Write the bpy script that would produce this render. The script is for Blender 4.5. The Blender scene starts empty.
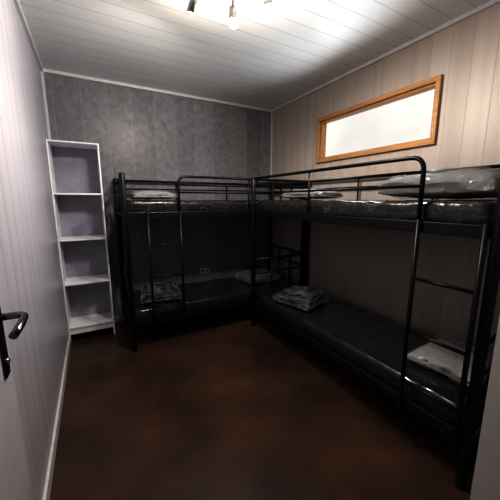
import bpy, bmesh, math, random
from mathutils import Vector, Matrix, noise
random.seed(4)
sc = bpy.context.scene
sc.view_settings.view_transform = 'Standard'
sc.view_settings.exposure = 1.36
sc.view_settings.gamma = .58
COL = sc.collection

# ------------------------------------------------------------ materials
def new_mat(name):
    m = bpy.data.materials.new(name); m.use_nodes = True
    nt = m.node_tree; b = nt.nodes['Principled BSDF']
    return m, nt, b
def N(nt, t, **kw):
    n = nt.nodes.new(t)
    for k, v in kw.items(): setattr(n, k, v)
    return n
def math_n(nt, op, a, b=None, c=None):
    n = N(nt, 'ShaderNodeMath', operation=op)
    for i, v in enumerate((a, b, c)):
        if v is None: continue
        if isinstance(v, (int, float)): n.inputs[i].default_value = v
        else: nt.links.new(v, n.inputs[i])
    return n.outputs[0]
def crease(nt, vec, scale, width, dist=1.5):
    """thin fold lines for painted glints, 1 on a fold, 0 elsewhere"""
    nz = N(nt, 'ShaderNodeTexNoise'); nz.inputs['Scale'].default_value = scale
    nz.inputs['Detail'].default_value = 2.5; nz.inputs['Distortion'].default_value = dist
    nt.links.new(vec, nz.inputs['Vector'])
    d = math_n(nt, 'ABSOLUTE', math_n(nt, 'SUBTRACT', nz.outputs['Fac'], .5))
    mr = N(nt, 'ShaderNodeMapRange'); mr.inputs['From Min'].default_value = 0; mr.inputs['From Max'].default_value = width
    mr.inputs['To Min'].default_value = 1; mr.inputs['To Max'].default_value = 0
    nt.links.new(d, mr.inputs['Value'])
    return mr.outputs[0], nz.outputs['Fac']
def simple(name, col, rough=.5, metal=0, noise_amt=.1, nscale=20, bump=0, bscale=30, coat=0, stretch=None, glint_folds=None):
    m, nt, b = new_mat(name)
    tc = N(nt, 'ShaderNodeTexCoord')
    mp = N(nt, 'ShaderNodeMapping')
    if stretch: mp.inputs['Scale'].default_value = stretch
    nt.links.new(tc.outputs['Object'], mp.inputs[0])
    nz = N(nt, 'ShaderNodeTexNoise'); nz.inputs['Scale'].default_value = nscale; nz.inputs['Detail'].default_value = 4
    nt.links.new(mp.outputs[0], nz.inputs['Vector'])
    r = N(nt, 'ShaderNodeValToRGB')
    r.color_ramp.elements[0].position = .3; r.color_ramp.elements[1].position = .7
    r.color_ramp.elements[0].color = tuple(max(0, c*(1-noise_amt)) for c in col)+(1,)
    r.color_ramp.elements[1].color = tuple(min(1, c*(1+noise_amt)) for c in col)+(1,)
    nt.links.new(nz.outputs['Fac'], r.inputs[0]); nt.links.new(r.outputs[0], b.inputs['Base Color'])
    b.inputs['Roughness'].default_value = rough; b.inputs['Metallic'].default_value = metal
    b.inputs['Coat Weight'].default_value = coat
    if glint_folds:  # glints of the film along its folds, painted into the base colour
        c, _ = crease(nt, mp.outputs[0], glint_folds[0], glint_folds[1])
        mx = N(nt, 'ShaderNodeMix', data_type='RGBA'); mx.inputs[7].default_value = glint_folds[2]+(1,)
        nt.links.new(math_n(nt, 'MULTIPLY', c, glint_folds[3]), mx.inputs[0]); nt.links.new(r.outputs[0], mx.inputs[6])
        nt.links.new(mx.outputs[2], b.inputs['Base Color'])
    if bump:
        n2 = N(nt, 'ShaderNodeTexNoise'); n2.inputs['Scale'].default_value = bscale; n2.inputs['Detail'].default_value = 3
        n2.inputs['Distortion'].default_value = 1.2
        nt.links.new(mp.outputs[0], n2.inputs['Vector'])
        bp = N(nt, 'ShaderNodeBump'); bp.inputs['Strength'].default_value = bump; bp.inputs['Distance'].default_value = .02
        nt.links.new(n2.outputs['Fac'], bp.inputs['Height']); nt.links.new(bp.outputs[0], b.inputs['Normal'])
    return m

def panel_mat(name, axis, width, ca, cb, groove_col, rough=.45, gw=.03, grain=(14, 14, 1.2),
              offset=0, pattern=False, tone=0.0):
    """vertical / longitudinal cladding boards; axis = world axis across boards"""
    m, nt, b = new_mat(name)
    tc = N(nt, 'ShaderNodeTexCoord'); sp = N(nt, 'ShaderNodeSeparateXYZ')
    nt.links.new(tc.outputs['Object'], sp.inputs[0])
    c = sp.outputs['XYZ'.index(axis)]
    s = math_n(nt, 'MULTIPLY', math_n(nt, 'ADD', c, offset+10*width), 1/width)
    fr = math_n(nt, 'FRACT', s)
    idx = math_n(nt, 'FLOOR', s)
    d = math_n(nt, 'ABSOLUTE', math_n(nt, 'SUBTRACT', fr, .5))      # .5 at seam
    g = N(nt, 'ShaderNodeMapRange'); g.inputs['From Min'].default_value = .5-gw; g.inputs['From Max'].default_value = .5-gw*.4
    nt.links.new(d, g.inputs['Value'])
    mp = N(nt, 'ShaderNodeMapping'); mp.inputs['Scale'].default_value = grain
    nt.links.new(tc.outputs['Object'], mp.inputs[0])
    nz = N(nt, 'ShaderNodeTexNoise'); nz.inputs['Scale'].default_value = 1.0; nz.inputs['Detail'].default_value = 4
    nz.inputs['Roughness'].default_value = .5
    nt.links.new(mp.outputs[0], nz.inputs['Vector'])
    fac = nz.outputs['Fac']
    if pattern:   # soft feathery leaf print
        w = N(nt, 'ShaderNodeTexNoise'); w.inputs['Scale'].default_value = 15; w.inputs['Distortion'].default_value = .5
        w.inputs['Detail'].default_value = 5; w.inputs['Roughness'].default_value = .6
        mp2 = N(nt, 'ShaderNodeMapping'); mp2.inputs['Rotation'].default_value = (0, .6, 0); mp2.inputs['Scale'].default_value = (1.1, 1, 1)
        nt.links.new(tc.outputs['Object'], mp2.inputs[0]); nt.links.new(mp2.outputs[0], w.inputs['Vector'])
        fac = w.outputs['Fac']
    wn = N(nt, 'ShaderNodeTexWhiteNoise', noise_dimensions='1D'); nt.links.new(idx, wn.inputs['W'])
    fac = math_n(nt, 'ADD', fac, math_n(nt, 'MULTIPLY', math_n(nt, 'SUBTRACT', wn.outputs['Value'], .5), tone))
    r = N(nt, 'ShaderNodeValToRGB'); r.color_ramp.elements[0].position = .3; r.color_ramp.elements[1].position = .7
    r.color_ramp.elements[0].color = ca+(1,); r.color_ramp.elements[1].color = cb+(1,)
    nt.links.new(fac, r.inputs[0])
    mx = N(nt, 'ShaderNodeMix', data_type='RGBA'); mx.inputs[7].default_value = groove_col+(1,)
    nt.links.new(g.outputs[0], mx.inputs[0]); nt.links.new(r.outputs[0], mx.inputs[6])
    nt.links.new(mx.outputs[2], b.inputs['Base Color'])
    b.inputs['Roughness'].default_value = rough
    bp = N(nt, 'ShaderNodeBump'); bp.inputs['Strength'].default_value = .3; bp.inputs['Distance'].default_value = .0015
    bp.invert = True
    nt.links.new(g.outputs[0], bp.inputs['Height']); nt.links.new(bp.outputs[0], b.inputs['Normal'])
    return m

M_back = panel_mat('grey_leaf_panels', 'X', .215, (.220, .212, .228), (.335, .322, .342), (.40, .39, .41), .38, .011, offset=.0, pattern=True, tone=.24)
M_right = panel_mat('beige_wood_panels', 'Y', .125, (.50, .44, .40), (.565, .505, .465), (.45, .39, .355), .45, .022, (18, 18, .5), tone=.20)
M_left = panel_mat('pale_wood_panels', 'Y', .125, (.50, .48, .515), (.55, .53, .565), (.37, .355, .385), .38, .04, (14, 14, .8), tone=.12)
M_ceil = panel_mat('white_ceiling_boards', 'Y', .125, (.76, .77, .77), (.81, .82, .82), (.60, .60, .60), .42, .035, (1, 4, 4))
M_hall = simple('dark_bounce_cut_hall', (.16, .15, .15), .7, noise_amt=.03)  # unseen hall wall, coloured dark to reduce light bounced into the room
M_white = simple('white_laminate', (.94, .94, .96), .4, noise_amt=.02)
M_lilac = simple('lilac_lit_wall_tone', (.40, .395, .46), .5, noise_amt=.12, nscale=6)  # pale tone stands in for light on the wall behind the shelf
M_trim = simple('white_trim', (.70, .69, .70), .4, noise_amt=.03)
M_door = simple('door_paint', (.55, .54, .57), .45, noise_amt=.04)
M_jamb = simple('pale_door_frame', (.70, .68, .66), .5, noise_amt=.02)
M_black = simple('black_powder_coat', (.008, .008, .009), .42, noise_amt=.2, nscale=80)
M_slat = simple('black_slats', (.008, .008, .009), .6)
M_wood = simple('pine_window_wood', (.52, .315, .16), .4, noise_amt=.18, nscale=6, stretch=(6, 1, 12))
M_handle = simple('dark_metal', (.16, .16, .16), .2, metal=.95)
M_lamp = simple('brushed_nickel', (.40, .40, .40), .32, metal=.85)
M_matt = simple('dark_fabric_in_film', (.034, .033, .034), .24, noise_amt=.25, nscale=5, bump=.26, bscale=5, coat=.6, stretch=(1, 1, 1.5), glint_folds=(4, .010, (.25, .25, .26), .12))
M_matt_up = simple('creased_film_over_dark_fabric', (.030, .028, .029), .27, noise_amt=.3, nscale=8, bump=.42, bscale=7, coat=.45, stretch=(1, 1, 1.4), glint_folds=(6, .014, (.30, .30, .31), .28))  # pale fold lines are painted glints on the film
M_pillow = simple('pillow_cotton', (.26, .26, .265), .7, noise_amt=.10, nscale=5, bump=.25, bscale=6)
M_pale = simple('pale_pillow_cotton', (.36, .36, .36), .7, noise_amt=.06, nscale=5, bump=.2, bscale=6)
M_dark = simple('dark_blanket', (.024, .025, .032), .6, noise_amt=.6, nscale=7, bump=.4, bscale=10)
M_greybl = simple('grey_blanket', (.14, .14, .15), .6, noise_amt=.4, nscale=7, bump=.4, bscale=10)
M_socket = simple('socket_plastic', (.80, .80, .78), .35, noise_amt=.02)
M_hole = simple('socket_holes', (.02, .02, .02), .6)

# floor
M_floor, nt, b = new_mat('brown_mottled_floor')
tc = N(nt, 'ShaderNodeTexCoord')
n1 = N(nt, 'ShaderNodeTexNoise'); n1.inputs['Scale'].default_value = 1.9; n1.inputs['Detail'].default_value = 7; n1.inputs['Roughness'].default_value = .56
nt.links.new(tc.outputs['Object'], n1.inputs['Vector'])
r = N(nt, 'ShaderNodeValToRGB'); e = r.color_ramp.elements
e[0].position = .32; e[0].color = (.052, .034, .028, 1); e[1].position = .72; e[1].color = (.158, .085, .054, 1)
nt.links.new(n1.outputs['Fac'], r.inputs[0]); nt.links.new(r.outputs[0], b.inputs['Base Color'])
r2 = N(nt, 'ShaderNodeMapRange'); r2.inputs['To Min'].default_value = .25; r2.inputs['To Max'].default_value = .36
nt.links.new(n1.outputs['Fac'], r2.inputs['Value']); nt.links.new(r2.outputs[0], b.inputs['Roughness'])
b.inputs['Specular IOR Level'].default_value = .6

# clear plastic film; highlights along creases painted in as higher opacity
def film(name, lo, hi, col, scale=7, width=.03, bmp=1):
    m, nt, b = new_mat(name)
    b.inputs['Base Color'].default_value = col+(1,); b.inputs['Roughness'].default_value = .15
    tc = N(nt, 'ShaderNodeTexCoord')
    c, h = crease(nt, tc.outputs['Object'], scale, width, 2)
    bp = N(nt, 'ShaderNodeBump'); bp.inputs['Strength'].default_value = bmp; bp.inputs['Distance'].default_value = .04
    nt.links.new(h, bp.inputs['Height']); nt.links.new(bp.outputs[0], b.inputs['Normal'])
    mr = N(nt, 'ShaderNodeMapRange')
    mr.inputs['To Min'].default_value = lo; mr.inputs['To Max'].default_value = hi
    nt.links.new(c, mr.inputs['Value']); nt.links.new(mr.outputs[0], b.inputs['Alpha'])
    return m
M_film = film('clear_plastic_film', .18, .34, (.50, .50, .51), 4, .03, .5)
M_film2 = film('thin_clear_film', .14, .42, (.52, .55, .62), 6, .05)

def emis(name, col, s, lowk=.8):
    m, nt, b = new_mat(name)
    tc = N(nt, 'ShaderNodeTexCoord'); nz = N(nt, 'ShaderNodeTexNoise'); nz.inputs['Scale'].default_value = 2.0
    nt.links.new(tc.outputs['Object'], nz.inputs['Vector'])
    r = N(nt, 'ShaderNodeValToRGB')
    r.color_ramp.elements[0].position = .3; r.color_ramp.elements[1].position = .7
    r.color_ramp.elements[0].color = tuple(c*lowk for c in col)+(1,); r.color_ramp.elements[1].color = col+(1,)
    nt.links.new(nz.outputs['Fac'], r.inputs[0])
    b.inputs['Base Color'].default_value = (.02, .02, .02, 1); b.inputs['Roughness'].default_value = .5
    nt.links.new(r.outputs[0], b.inputs['Emission Color']); b.inputs['Emission Strength'].default_value = s
    return m
M_pane = emis('frosted_daylight_glass', (1, .98, .94), .40, .86)
M_bulb = emis('warm_bulb', (1.0, .90, .72), 14)

# ------------------------------------------------------------ mesh helpers
def link(o, parent=None):
    COL.objects.link(o)
    if parent:
        o.parent = parent
        o.matrix_parent_inverse = Matrix.Translation(parent.location).inverted()
    return o
def from_bm(name, bm, mat, parent=None, smooth=False):
    bmesh.ops.recalc_face_normals(bm, faces=bm.faces)
    me = bpy.data.meshes.new(name); bm.to_mesh(me); bm.free()
    me.materials.append(mat)
    if smooth:
        for p in me.polygons: p.use_smooth = True
    o = bpy.data.objects.new(name, me)
    return link(o, parent)
def bm_box(bm, lo, hi, bev=0):
    r = bmesh.ops.create_cube(bm, size=1)
    vs = r['verts']
    for v in vs:
        v.co = Vector([lo[i] if v.co[i] < 0 else hi[i] for i in range(3)])
    if bev:
        es = list({e for v in vs for e in v.link_edges})
        bmesh.ops.bevel(bm, geom=es, offset=bev, segments=2, affect='EDGES', profile=.5)
def boxes(name, lst, mat, parent=None, bev=0):
    bm = bmesh.new()
    for lo, hi in lst:
        lo2 = [min(a, b) for a, b in zip(lo, hi)]; hi2 = [max(a, b) for a, b in zip(lo, hi)]
        bm_box(bm, lo2, hi2, bev)
    return from_bm(name, bm, mat, parent)
def round_path(pts, rad, seg=6):
    pts = [Vector(p) for p in pts]; out = [pts[0]]
    for i in range(1, len(pts)-1):
        a, p, c = pts[i-1], pts[i], pts[i+1]
        d1 = (a-p); d2 = (c-p); r = min(rad, d1.length*.49, d2.length*.49)
        s = p+d1.normalized()*r; e = p+d2.normalized()*r
        for k in range(seg+1):
            t = k/seg; out.append(s*(1-t)**2+p*2*t*(1-t)+e*t*t)
    out.append(pts[-1]); return out
def bm_tube(bm, path, r, seg=14, domed=False):
    path = [Vector(p) for p in path]
    rs = [r]*len(path)
    if domed:
        d = (path[-1]-path[-2]).normalized(); e = path[-1]
        for k in (1, 2, 3):
            a = k/3*math.pi/2*.97
            path.append(e+d*r*.6*math.sin(a)); rs.append(r*math.cos(a))
    t = (path[1]-path[0]).normalized()
    n = t.orthogonal().normalized()
    rings = []
    for i, p in enumerate(path):
        if i == 0: tt = path[1]-path[0]
        elif i == len(path)-1: tt = path[-1]-path[-2]
        else: tt = (path[i+1]-path[i]).normalized()+(path[i]-path[i-1]).normalized()
        tt.normalize()
        n = (n-tt*n.dot(tt)).normalized(); bb = tt.cross(n)
        rings.append([bm.verts.new(p+(n*math.cos(2*math.pi*k/seg)+bb*math.sin(2*math.pi*k/seg))*rs[i]) for k in range(seg)])
    for a, b2 in zip(rings, rings[1:]):
        for k in range(seg):
            f = bm.faces.new((a[k], a[(k+1) % seg], b2[(k+1) % seg], b2[k])); f.smooth = True
    bm.faces.new(rings[0][::-1]); bm.faces.new(rings[-1])
def tubes(name, paths, r, mat, parent=None, domed=False):
    bm = bmesh.new()
    for p in paths:
        if isinstance(p, tuple): bm_tube(bm, p[0], p[1], domed=domed)
        else: bm_tube(bm, p, r, domed=domed)
    return from_bm(name, bm, mat, parent)
def empty(name, loc):
    o = bpy.data.objects.new(name, None); o.location = loc; o.empty_display_size = .1
    COL.objects.link(o); return o
def tag(o, label, cat, group=None):
    o['label'] = label; o['category'] = cat
    if group: o['group'] = group
    return o
def struct(o, label, cat=None):
    o['kind'] = 'structure'; o['label'] = label; o['category'] = cat or 'room'
    return o
def soft_box(name, lo, hi, rad, mat, parent=None, wr=.006, wscale=6, seed=0, cell=.035, pillow=0):
    """rounded, wrinkled cushion-like box"""
    lo = Vector(lo); hi = Vector(hi); c = (lo+hi)/2; h = (hi-lo)/2
    bm = bmesh.new()
    n = [max(3, int((hi-lo)[i]/cell)) for i in range(3)]
    vmap = {}
    def V(i, j, k):
        key = (i, j, k)
        if key not in vmap:
            vmap[key] = bm.verts.new((-1+2*i/n[0], -1+2*j/n[1], -1+2*k/n[2]))
        return vmap[key]
    for i in range(n[0]):
        for j in range(n[1]):
            for k in (0, n[2]): bm.faces.new((V(i, j, k), V(i+1, j, k), V(i+1, j+1, k), V(i, j+1, k)))
    for i in range(n[0]):
        for k in range(n[2]):
            for j in (0, n[1]): bm.faces.new((V(i, j, k), V(i+1, j, k), V(i+1, j, k+1), V(i, j, k+1)))
    for j in range(n[1]):
        for k in range(n[2]):
            for i in (0, n[0]): bm.faces.new((V(i, j, k), V(i, j+1, k), V(i, j+1, k+1), V(i, j, k+1)))
    pw = 3 if pillow == 1 else 8
    for v in bm.verts:
        u = v.co.copy()
        if pillow:
            x, y = u.x, u.y
            th = (max(0, (1-abs(x)**pw)*(1-abs(y)**pw)))**.5
            zz = u.z*h.z*(.10+.90*th)
            if u.z < 0: zz = -h.z+(1+u.z)*h.z*.3 + (1-th)*h.z*.35
            p = Vector((x*h.x, y*h.y, zz))
            p.x *= 1-.07*(1-y*y)*abs(x); p.y *= 1-.07*(1-x*x)*abs(y)
        else:
            p = Vector((u.x*h.x, u.y*h.y, u.z*h.z))
            q = Vector([max(-(h[i]-rad), min(h[i]-rad, p[i])) for i in range(3)])
            d = p-q
            if d.length > rad: p = q+d.normalized()*rad
        s = Vector((p.x*wscale, p.y*wscale, p.z*wscale*1.5+seed*7.3))
        w = noise.noise(s)+.5*noise.noise(s*2.3)
        cr = 1-abs(noise.noise(s*1.4+Vector((3, 9, seed))))*2
        k = (w-.8)*wr+cr*wr*.5
        p = p+(p.normalized()*.3+Vector((0, 0, u.z)))*k
        if pillow and abs(u.z) < .99:
            p += Vector((noise.noise(s*1.7), noise.noise(s*1.7+Vector((5, 5, 5))), 0))*wr*1.2
        if p.z < -h.z or (u.z < -.99 and not pillow): p.z = -h.z
        if p.z > h.z: p.z = h.z
        v.co = c+p
    return from_bm(name, bm, mat, parent, smooth=True)

# ------------------------------------------------------------ room
XL, XR, YB, YF, H, T = -.281, 2.09, 3.2, -.9, 2.40, .12
struct(boxes('floor', [((XL-T, YF-T, -.1), (XR+T, YB+T, 0))], M_floor), 'dark brown mottled floor covering', 'floor')
struct(boxes('ceiling', [((XL-T, YF-T, H), (XR+T, YB+T, H+.1))], M_ceil), 'glossy white plank-clad ceiling', 'ceiling')
struct(boxes('wall_back', [((XL-T, YB, 0), (XR+T, YB+T, H))], M_back), 'dark grey wall panels with leafy print', 'wall')
struct(boxes('wall_left', [((XL-T, YF, 0), (XL, YB, H))], M_left), 'pale grooved wall panelling', 'wall')
WY0, WY1, WZ0, WZ1 = 1.155, 2.33, 1.665, 2.10
b0, b1, z0, z1 = WY0+.024, WY1-.024, WZ0+.024, WZ1-.024
struct(boxes('wall_right', [((XR, YF, 0), (XR+T, YB, z0)), ((XR, YF, z1), (XR+T, YB, H)),
                            ((XR, YF, z0), (XR+T, b0, z1)), ((XR, b1, z0), (XR+T, YB, z1))], M_right), 'beige wood-effect panelled wall', 'wall')
struct(boxes('wall_front', [((1.21, .27, 0), (XR, .37, H))], M_left), 'short panelled wall beside the doorway', 'wall')
struct(boxes('wall_hall', [((XL-T, YF-T, 0), (XR+T, YF, H))], M_hall), 'unseen hall wall behind the doorway, darkened to cut bounce light', 'wall')
struct(boxes('trim_1', [((1.17, .26, 0), (1.21, .38, H)), ((1.21, .37, 0), (1.26, .385, H)), ((1.21, .255, 0), (1.26, .27, H))], M_jamb), 'off-white painted door frame', 'door frame')
struct(boxes('baseboard_left', [((XL, 1.05, 0), (XL+.014, 2.90, .07))], M_trim, bev=.003), 'white skirting board', 'skirting board')
struct(boxes('baseboard_back', [((.11, YB-.014, 0), (XR-.015, YB, .07))], M_trim, bev=.003), 'white skirting board', 'skirting board')
struct(boxes('baseboard_right', [((XR-.014, .38, 0), (XR, YB, .07))], M_trim, bev=.003), 'white skirting board', 'skirting board')
struct(boxes('trim_2', [((XL, YB-.02, H-.025), (XR, YB, H))], M_trim), 'white ceiling trim', 'trim')
struct(boxes('trim_3', [((XR-.02, .39, H-.025), (XR, YB-.02, H))], M_trim), 'white ceiling trim', 'trim')
struct(boxes('trim_4', [((XL, .38, H-.025), (XL+.02, YB-.02, H))], M_trim), 'white ceiling trim', 'trim')
struct(boxes('trim_5', [((XL, YB-.018, 0), (XL+.018, YB, H-.025))], M_trim), 'white corner trim', 'trim')
struct(boxes('trim_6', [((XR-.014, YB-.014, .07), (XR, YB, H-.025))], M_trim), 'pale corner trim', 'trim')

# window
win = empty('window_1', (XR, (WY0+WY1)/2, WZ0)); struct(win, 'wide low window with varnished pine frame and frosted glass', 'window')
def ring(name, y0, y1, zz0, zz1, w, xa, xb, mat, parent, bev=.004):
    return boxes(name, [((xa, y0, zz0), (xb, y1, zz0+w)), ((xa, y0, zz1-w), (xb, y1, zz1)),
                        ((xa, y0, zz0+w), (xb, y0+w, zz1-w)), ((xa, y1-w, zz0+w), (xb, y1, zz1-w))], mat, parent, bev)
ring('window_casing', WY0, WY1, WZ0, WZ1, .034, XR-.026, XR-.001, M_wood, win)
ring('window_frame', b0+.002, b1-.002, z0+.002, z1-.002, .024, XR+.001, XR+.085, M_wood, win)
boxes('window_pane', [((XR+.06, b0+.024, z0+.024), (XR+.066, b1-.024, z1-.024))], M_pane, win)
boxes('window_backing', [((XR+.09, b0+.004, z0+.004), (XR+.11, b1-.004, z1-.004))], M_trim, win)

# door leaf folded against left wall
door = empty('door_1', (XL+.02, .2, 0)); struct(door, 'white door standing open with dark lever handle', 'door')
boxes('door_leaf', [((XL+.003, .17, .012), (XL+.043, .985, 2.04))], M_door, door, bev=.003)
HY = .92
hd = empty('door_handle', (XL+.043, HY, .885)); hd.parent = door; hd.matrix_parent_inverse = Matrix.Translation(door.location).inverted()
boxes('handle_plate', [((XL+.0435, HY-.018, .825), (XL+.050, HY+.018, 1.02))], M_handle, hd, bev=.003)
xl = XL+.05
tubes('handle_lever', [(round_path([(xl, HY, .99), (xl+.052, HY, .99), (xl+.055, HY-.07, .988), (xl+.045, HY-.11, .975)], .03), .0092)], .01, M_handle, hd)
tubes('keyhole', [([(xl-.002, HY, .865), (xl+.004, HY, .865)], .010)], .01, M_lamp, hd)

# ------------------------------------------------------------ shelf
def shelf():
    x0, x1, y0, y1, h = XL+.002, .102, 2.90, 3.178, 1.775
    o = empty('shelving_unit', ((x0+x1)/2, (y0+y1)/2, 0))
    tag(o, 'tall narrow white open shelving unit standing in the corner', 'shelf')
    t = .013
    boxes('side_panel', [((x0, y0, 0), (x0+t, y1, h))], M_white, o, .0015)
    boxes('side_panel', [((x1-t, y0, 0), (x1, y1, h))], M_white, o, .0015)
    boxes('top_panel', [((x0+t, y0, h-t), (x1-t, y1, h))], M_white, o, .0015)
    bk = boxes('lit_wall_panel', [((x0+t, y1-.004, .12), (x1-t, y1, h-t))], M_lilac, o); bk['label'] = 'added lilac-grey panel painted as the lit wall behind'  # added sheet, coloured like the lit wall seen through the open shelf
    for z in (1.35, .95, .55, .14):
        boxes('shelf', [((x0+t, y0+.004, z-.015), (x1-t, y1-.004, z))], M_white, o, .0015)
    boxes('plinth', [((x0+t, y0+.012, .07), (x1-t, y0+.026, .125))], M_white, o, .001)
shelf()

# ------------------------------------------------------------ bunk beds
def bunk(origin, L, W, swap, glad0, glad1, gx, label):
    ox, oy = origin
    def P(l, d, z):
        return Vector((ox+d, oy+l, z)) if swap else Vector((ox+l, oy+d, z))
    cx = P(L/2, W/2, 0)
    e = empty('bunk_bed', cx); tag(e, label, 'bunk bed', 'black metal bunk beds')
    R = .022; top = 1.49
    for l in (0, L):
        for d in (0, W):
            tubes('post', [([P(l, d, 0), P(l, d, top)], R)], R, M_black, e, domed=True)
    for l in (0, L):
        tubes('upper_end_rail', [([P(l, 0, top-.03), P(l, W, top-.03)], .014), ([P(l, 0, top-.12), P(l, W, top-.12)], .011),
                                 ([P(l, 0, 1.165), P(l, W, 1.165)], .018),
                                 ([P(l, W*.33, 1.165), P(l, W*.33, top-.03)], .009), ([P(l, W*.66, 1.165), P(l, W*.66, top-.03)], .009)], .014, M_black, e)
        tubes('lower_end_rail', [([P(l, 0, .70), P(l, W, .70)], .014), ([P(l, 0, .56), P(l, W, .56)], .011), ([P(l, 0, .24), P(l, W, .24)], .018),
                                 ([P(l, W*.33, .24), P(l, W*.33, .70)], .009), ([P(l, W*.66, .24), P(l, W*.66, .70)], .009)], .014, M_black, e)
    for zz, nm in ((1.165, 'upper_side_rail'), (.235, 'lower_side_rail')):
        for d in (0, W):
            a = P(R*.8, d-.013, zz-.027); b = P(L-R*.8, d+.013, zz+.027)
            boxes(nm, [(a, b)], M_black, e, .004)
        lst = []
        n = 13
        for i in range(n):
            l = .07+(L-.14)*i/(n-1)
            lst.append((P(l-.028, .014, zz-.006), P(l+.028, W-.014, zz+.006)))
        lst.append((P(.05, W/2-.015, zz-.03), P(L-.05, W/2+.015, zz-.006)))
        boxes('slat_base', lst, M_slat, e)
    z0 = 1.19
    rp = round_path([P(gx, 0, z0), P(gx, 0, top), P(L, 0, top)], .07)
    tubes('guard_rail', [(rp, .0105), ([P(gx, 0, 1.42), P(L, 0, 1.42)], .007), ([P(gx, 0, 1.355), P(L, 0, 1.355)], .007),
                         ([P((gx+L)/2, 0, z0), P((gx+L)/2, 0, top)], .007)], .011, M_black, e)
    tubes('guard_rail', [([P(0, W, top-.01), P(L, W, top-.01)], .0105), ([P(0, W, 1.40), P(L, W, 1.40)], .007),
                         ([P(L*.33, W, z0), P(L*.33, W, top-.01)], .007), ([P(L*.66, W, z0), P(L*.66, W, top-.01)], .007)], .011, M_black, e)
    lad = empty('ladder', P((glad0+glad1)/2, -.02, 0)); lad.parent = e; lad.matrix_parent_inverse = Matrix.Translation(e.location).inverted()
    for g in (glad0, glad1):
        tubes('stile', [([P(g, -.024, .2), P(g, -.024, 1.2)], .0105)], .0125, M_black, lad)
    for z in (.365, .64, .915):
        tubes('rung', [([P(glad0, -.024, z), P(glad1, -.024, z)], .0085)], .011, M_black, lad)
    return P
Pb = bunk((.227, 2.47), 1.82, .68, False, .17, .44, .44, 'black metal bunk bed along the grey back wall')
Pr = bunk((1.37, .485), 1.92, .68, True, .035, .30, .315, 'black metal bunk bed under the pine window')

def matt(P, L, W, z, th, seed, label):
    a = P(.035, .022, z); b = P(L-.035, W-.022, z+th)
    o = soft_box('mattress', a, b, .03, M_matt_up if z > 1 else M_matt, None, .009 if z > 1 else .006, 7, seed, cell=.022)
    tag(o, label, 'mattress', 'film-wrapped mattresses')
matt(Pb, 1.82, .68, 1.172, .12, 1, 'dark mattress wrapped in crinkled plastic film on an upper bunk')
matt(Pb, 1.82, .68, .242, .11, 2, 'dark mattress wrapped in crinkled plastic film on a lower bunk')
matt(Pr, 1.92, .68, 1.172, .12, 3, 'dark mattress wrapped in crinkled plastic film on an upper bunk')
matt(Pr, 1.92, .68, .242, .12, 4, 'dark mattress wrapped in crinkled plastic film on a lower bunk')

def package(c, size, rz, seed, label, base, inner, filmm, nm='packed_pillow'):
    e = empty(nm, (c[0], c[1], base)); tag(e, label, 'pillow' if 'pillow' in nm else 'blanket', 'plastic-wrapped bedding')
    h = [s/2 for s in size]; folded = 'blanket' in nm
    if folded:      # stack of three folded layers inside the bag
        t = size[2]*.86/3
        for k in range(3):
            q = .88-.03*k
            lay = soft_box('folded_layer', (-h[0]*q, -h[1]*q, .004+k*t), (h[0]*q, h[1]*q, .004+(k+1)*t-.002), t*.45, inner, None, .003, 8, seed+k, cell=.015)
            lay.parent = e
    else:
        a = soft_box('pillow_body', (-h[0]*.93, -h[1]*.93, .004), (h[0]*.93, h[1]*.93, size[2]*.90), .02, inner, None, .006, 7, seed, cell=.015, pillow=1)
        a.parent = e
    b = soft_box('plastic_wrap', (-h[0], -h[1], .0), (h[0], h[1], size[2]), .02, filmm, None, .018 if folded else .012, 13 if folded else 10, seed+5, cell=.012, pillow=2 if folded else 1)
    b.parent = e
    e.rotation_euler = (0, 0, rz)
package((.48, 2.72), (.40, .38, .09), .1, 1, 'flat grey pillow in clear plastic bag on an upper bunk', 1.293, M_pillow, M_film)
package((.52, 2.72), (.38, .36, .13), -.15, 2, 'dark folded bedding in clear plastic bag on a lower bunk', .353, M_dark, M_film2, 'packed_blanket')
package((1.66, 2.80), (.46, .34, .11), .1, 7, 'grey folded bedding in clear plastic tucked in the corner', .353, M_greybl, M_film2, 'packed_blanket')
package((1.68, 1.93), (.36, .42, .10), .1, 3, 'grey pillow in clear plastic bag beneath the window', 1.293, M_pillow, M_film)
package((1.60, 1.92), (.36, .38, .13), .3, 4, 'dark folded bedding in shiny clear plastic bag on a lower bunk', .363, M_dark, M_film2, 'packed_blanket')
package((1.72, .85), (.52, .58, .165), .05, 5, 'large grey pillow in plastic on the upper bunk', 1.293, M_pillow, M_film)
package((1.75, .73), (.46, .36, .10), .06, 6, 'pale grey pillow in plastic on the lower bunk by the ladder', .363, M_pale, M_film)

def socket(x, z):
    e = empty('wall_socket', (x, YB, z)); tag(e, 'white double power socket on the grey wall', 'socket')
    boxes('socket_plate', [((x-.06, YB-.012, z-.033), (x+.06, YB-.0005, z+.033))], M_socket, e, .004)
    for dx in (-.03, .03):
        tubes('socket_outlet', [([(x+dx, YB-.0115, z), (x+dx, YB-.0135, z)], .013)], .02, M_hole, e)
socket(1.146, .445)

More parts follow.
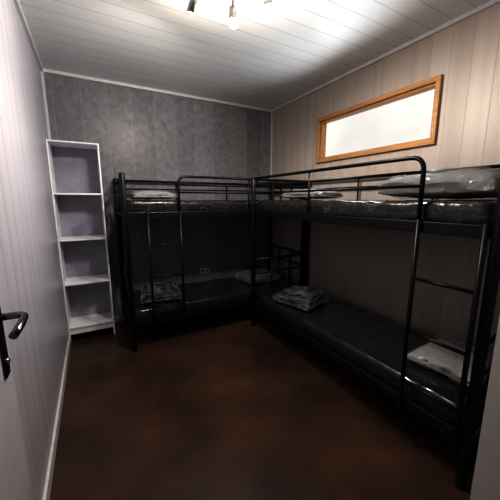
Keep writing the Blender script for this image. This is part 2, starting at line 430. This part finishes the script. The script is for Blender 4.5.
# ------------------------------------------------------------ ceiling spot bar
pa, pb = Vector((.54, 1.58, H)), Vector((.88, 1.40, H)); pm = (pa+pb)/2
sp = empty('ceiling_spotlight_bar', pm); tag(sp, 'metal ceiling bar with three adjustable spotlights', 'ceiling light')
d = (pb-pa).normalized()
bm = bmesh.new(); bm_box(bm, (-.22, -.022, -.020), (.22, .022, -.001), .004)
bm.transform(Matrix.Translation(pm) @ Matrix.Rotation(math.atan2(d.y, d.x), 4, 'Z'))
from_bm('mounting_bar', bm, M_lamp, sp)
heads = [(pa, Vector((-.1, .35, -.8)), .135, 13, 1.6), (pm+Vector((.025, .02, 0)), Vector((.02, -.12, -.9)), .155, 13, 1.9), (pb, Vector((.1, -.12, -.9)), .105, 13, 1.7)]
for i, (p, ax, drop, en, pen) in enumerate(heads):
    ax.normalize()
    c = p+Vector((0, 0, -drop))
    hp = empty('spot_head', c); hp.parent = sp; hp.matrix_parent_inverse = Matrix.Translation(sp.location).inverted()
    tubes('swivel_arm', [([p+Vector((0, 0, -.018)), c], .006)], .006, M_lamp, hp)
    bm = bmesh.new()
    prof = [(-.040, .014), (-.036, .019), (-.01, .022), (.022, .026), (.027, .026), (.027, .023), (.020, .022)]
    n = ax.orthogonal().normalized(); bb = ax.cross(n); rings = []
    for t, r in prof:
        rings.append([bm.verts.new(c+ax*t+(n*math.cos(k*math.pi/10)+bb*math.sin(k*math.pi/10))*r) for k in range(20)])
    for a, b2 in zip(rings, rings[1:]):
        for k in range(20): bm.faces.new((a[k], a[(k+1) % 20], b2[(k+1) % 20], b2[k]))
    bm.faces.new(rings[0])
    o = from_bm('spot_shade', bm, M_lamp, None, True)
    if i: o2 = tubes('bulb', [([c+ax*.012, c+ax*.050], .0215)], .02, M_bulb, domed=True)
    else: o2 = tubes('bulb', [([c+ax*.010, c+ax*.021], .0205)], .02, M_bulb)
    for q in (o, o2):
        q.parent = hp; q.matrix_parent_inverse = Matrix.Translation(c).inverted()
    l2 = bpy.data.lights.new('spot_spill', 'POINT'); l2.energy = pen; l2.color = (1, .90, .78); l2.shadow_soft_size = .02
    lo2 = bpy.data.objects.new('spot_spill', l2); lo2.location = c+ax*.10; COL.objects.link(lo2)
    ld = bpy.data.lights.new('spot_beam', 'SPOT'); ld.energy = en; ld.color = (1, .95, .88); ld.shadow_soft_size = .025
    ld.spot_size = math.radians(176); ld.spot_blend = .4
    bx = (Vector((-.22, .5, -.75)), Vector((.02, -.12, -.9)), Vector((.2, -.12, -.8)))[i]
    lo = bpy.data.objects.new('spot_beam', ld); lo.location = c+ax*.095; lo.rotation_euler = bx.to_track_quat('-Z', 'Y').to_euler(); COL.objects.link(lo)

# window daylight
ad = bpy.data.lights.new('window_daylight', 'AREA'); ad.shape = 'RECTANGLE'; ad.size = .3; ad.size_y = 1.0; ad.energy = 4; ad.color = (.88, .94, 1)
ad.spread = math.radians(130)
ao = bpy.data.objects.new('window_daylight', ad); ao.location = (XR-.035, (WY0+WY1)/2, (WZ0+WZ1)/2); ao.rotation_euler = (0, math.radians(90), 0)
COL.objects.link(ao)

w = bpy.data.worlds.new('world'); sc.world = w; w.use_nodes = True
w.node_tree.nodes['Background'].inputs[0].default_value = (.5, .55, .6, 1); w.node_tree.nodes['Background'].inputs[1].default_value = .3

# ------------------------------------------------------------ camera
cd = bpy.data.cameras.new('camera'); cd.sensor_width = 36; cd.lens = 283/500*36; cd.clip_start = .02
co = bpy.data.objects.new('camera', cd); co.location = (0, 0, 1.29)
co.rotation_euler = (math.radians(80), 0, math.radians(-29)); COL.objects.link(co)
sc.camera = co
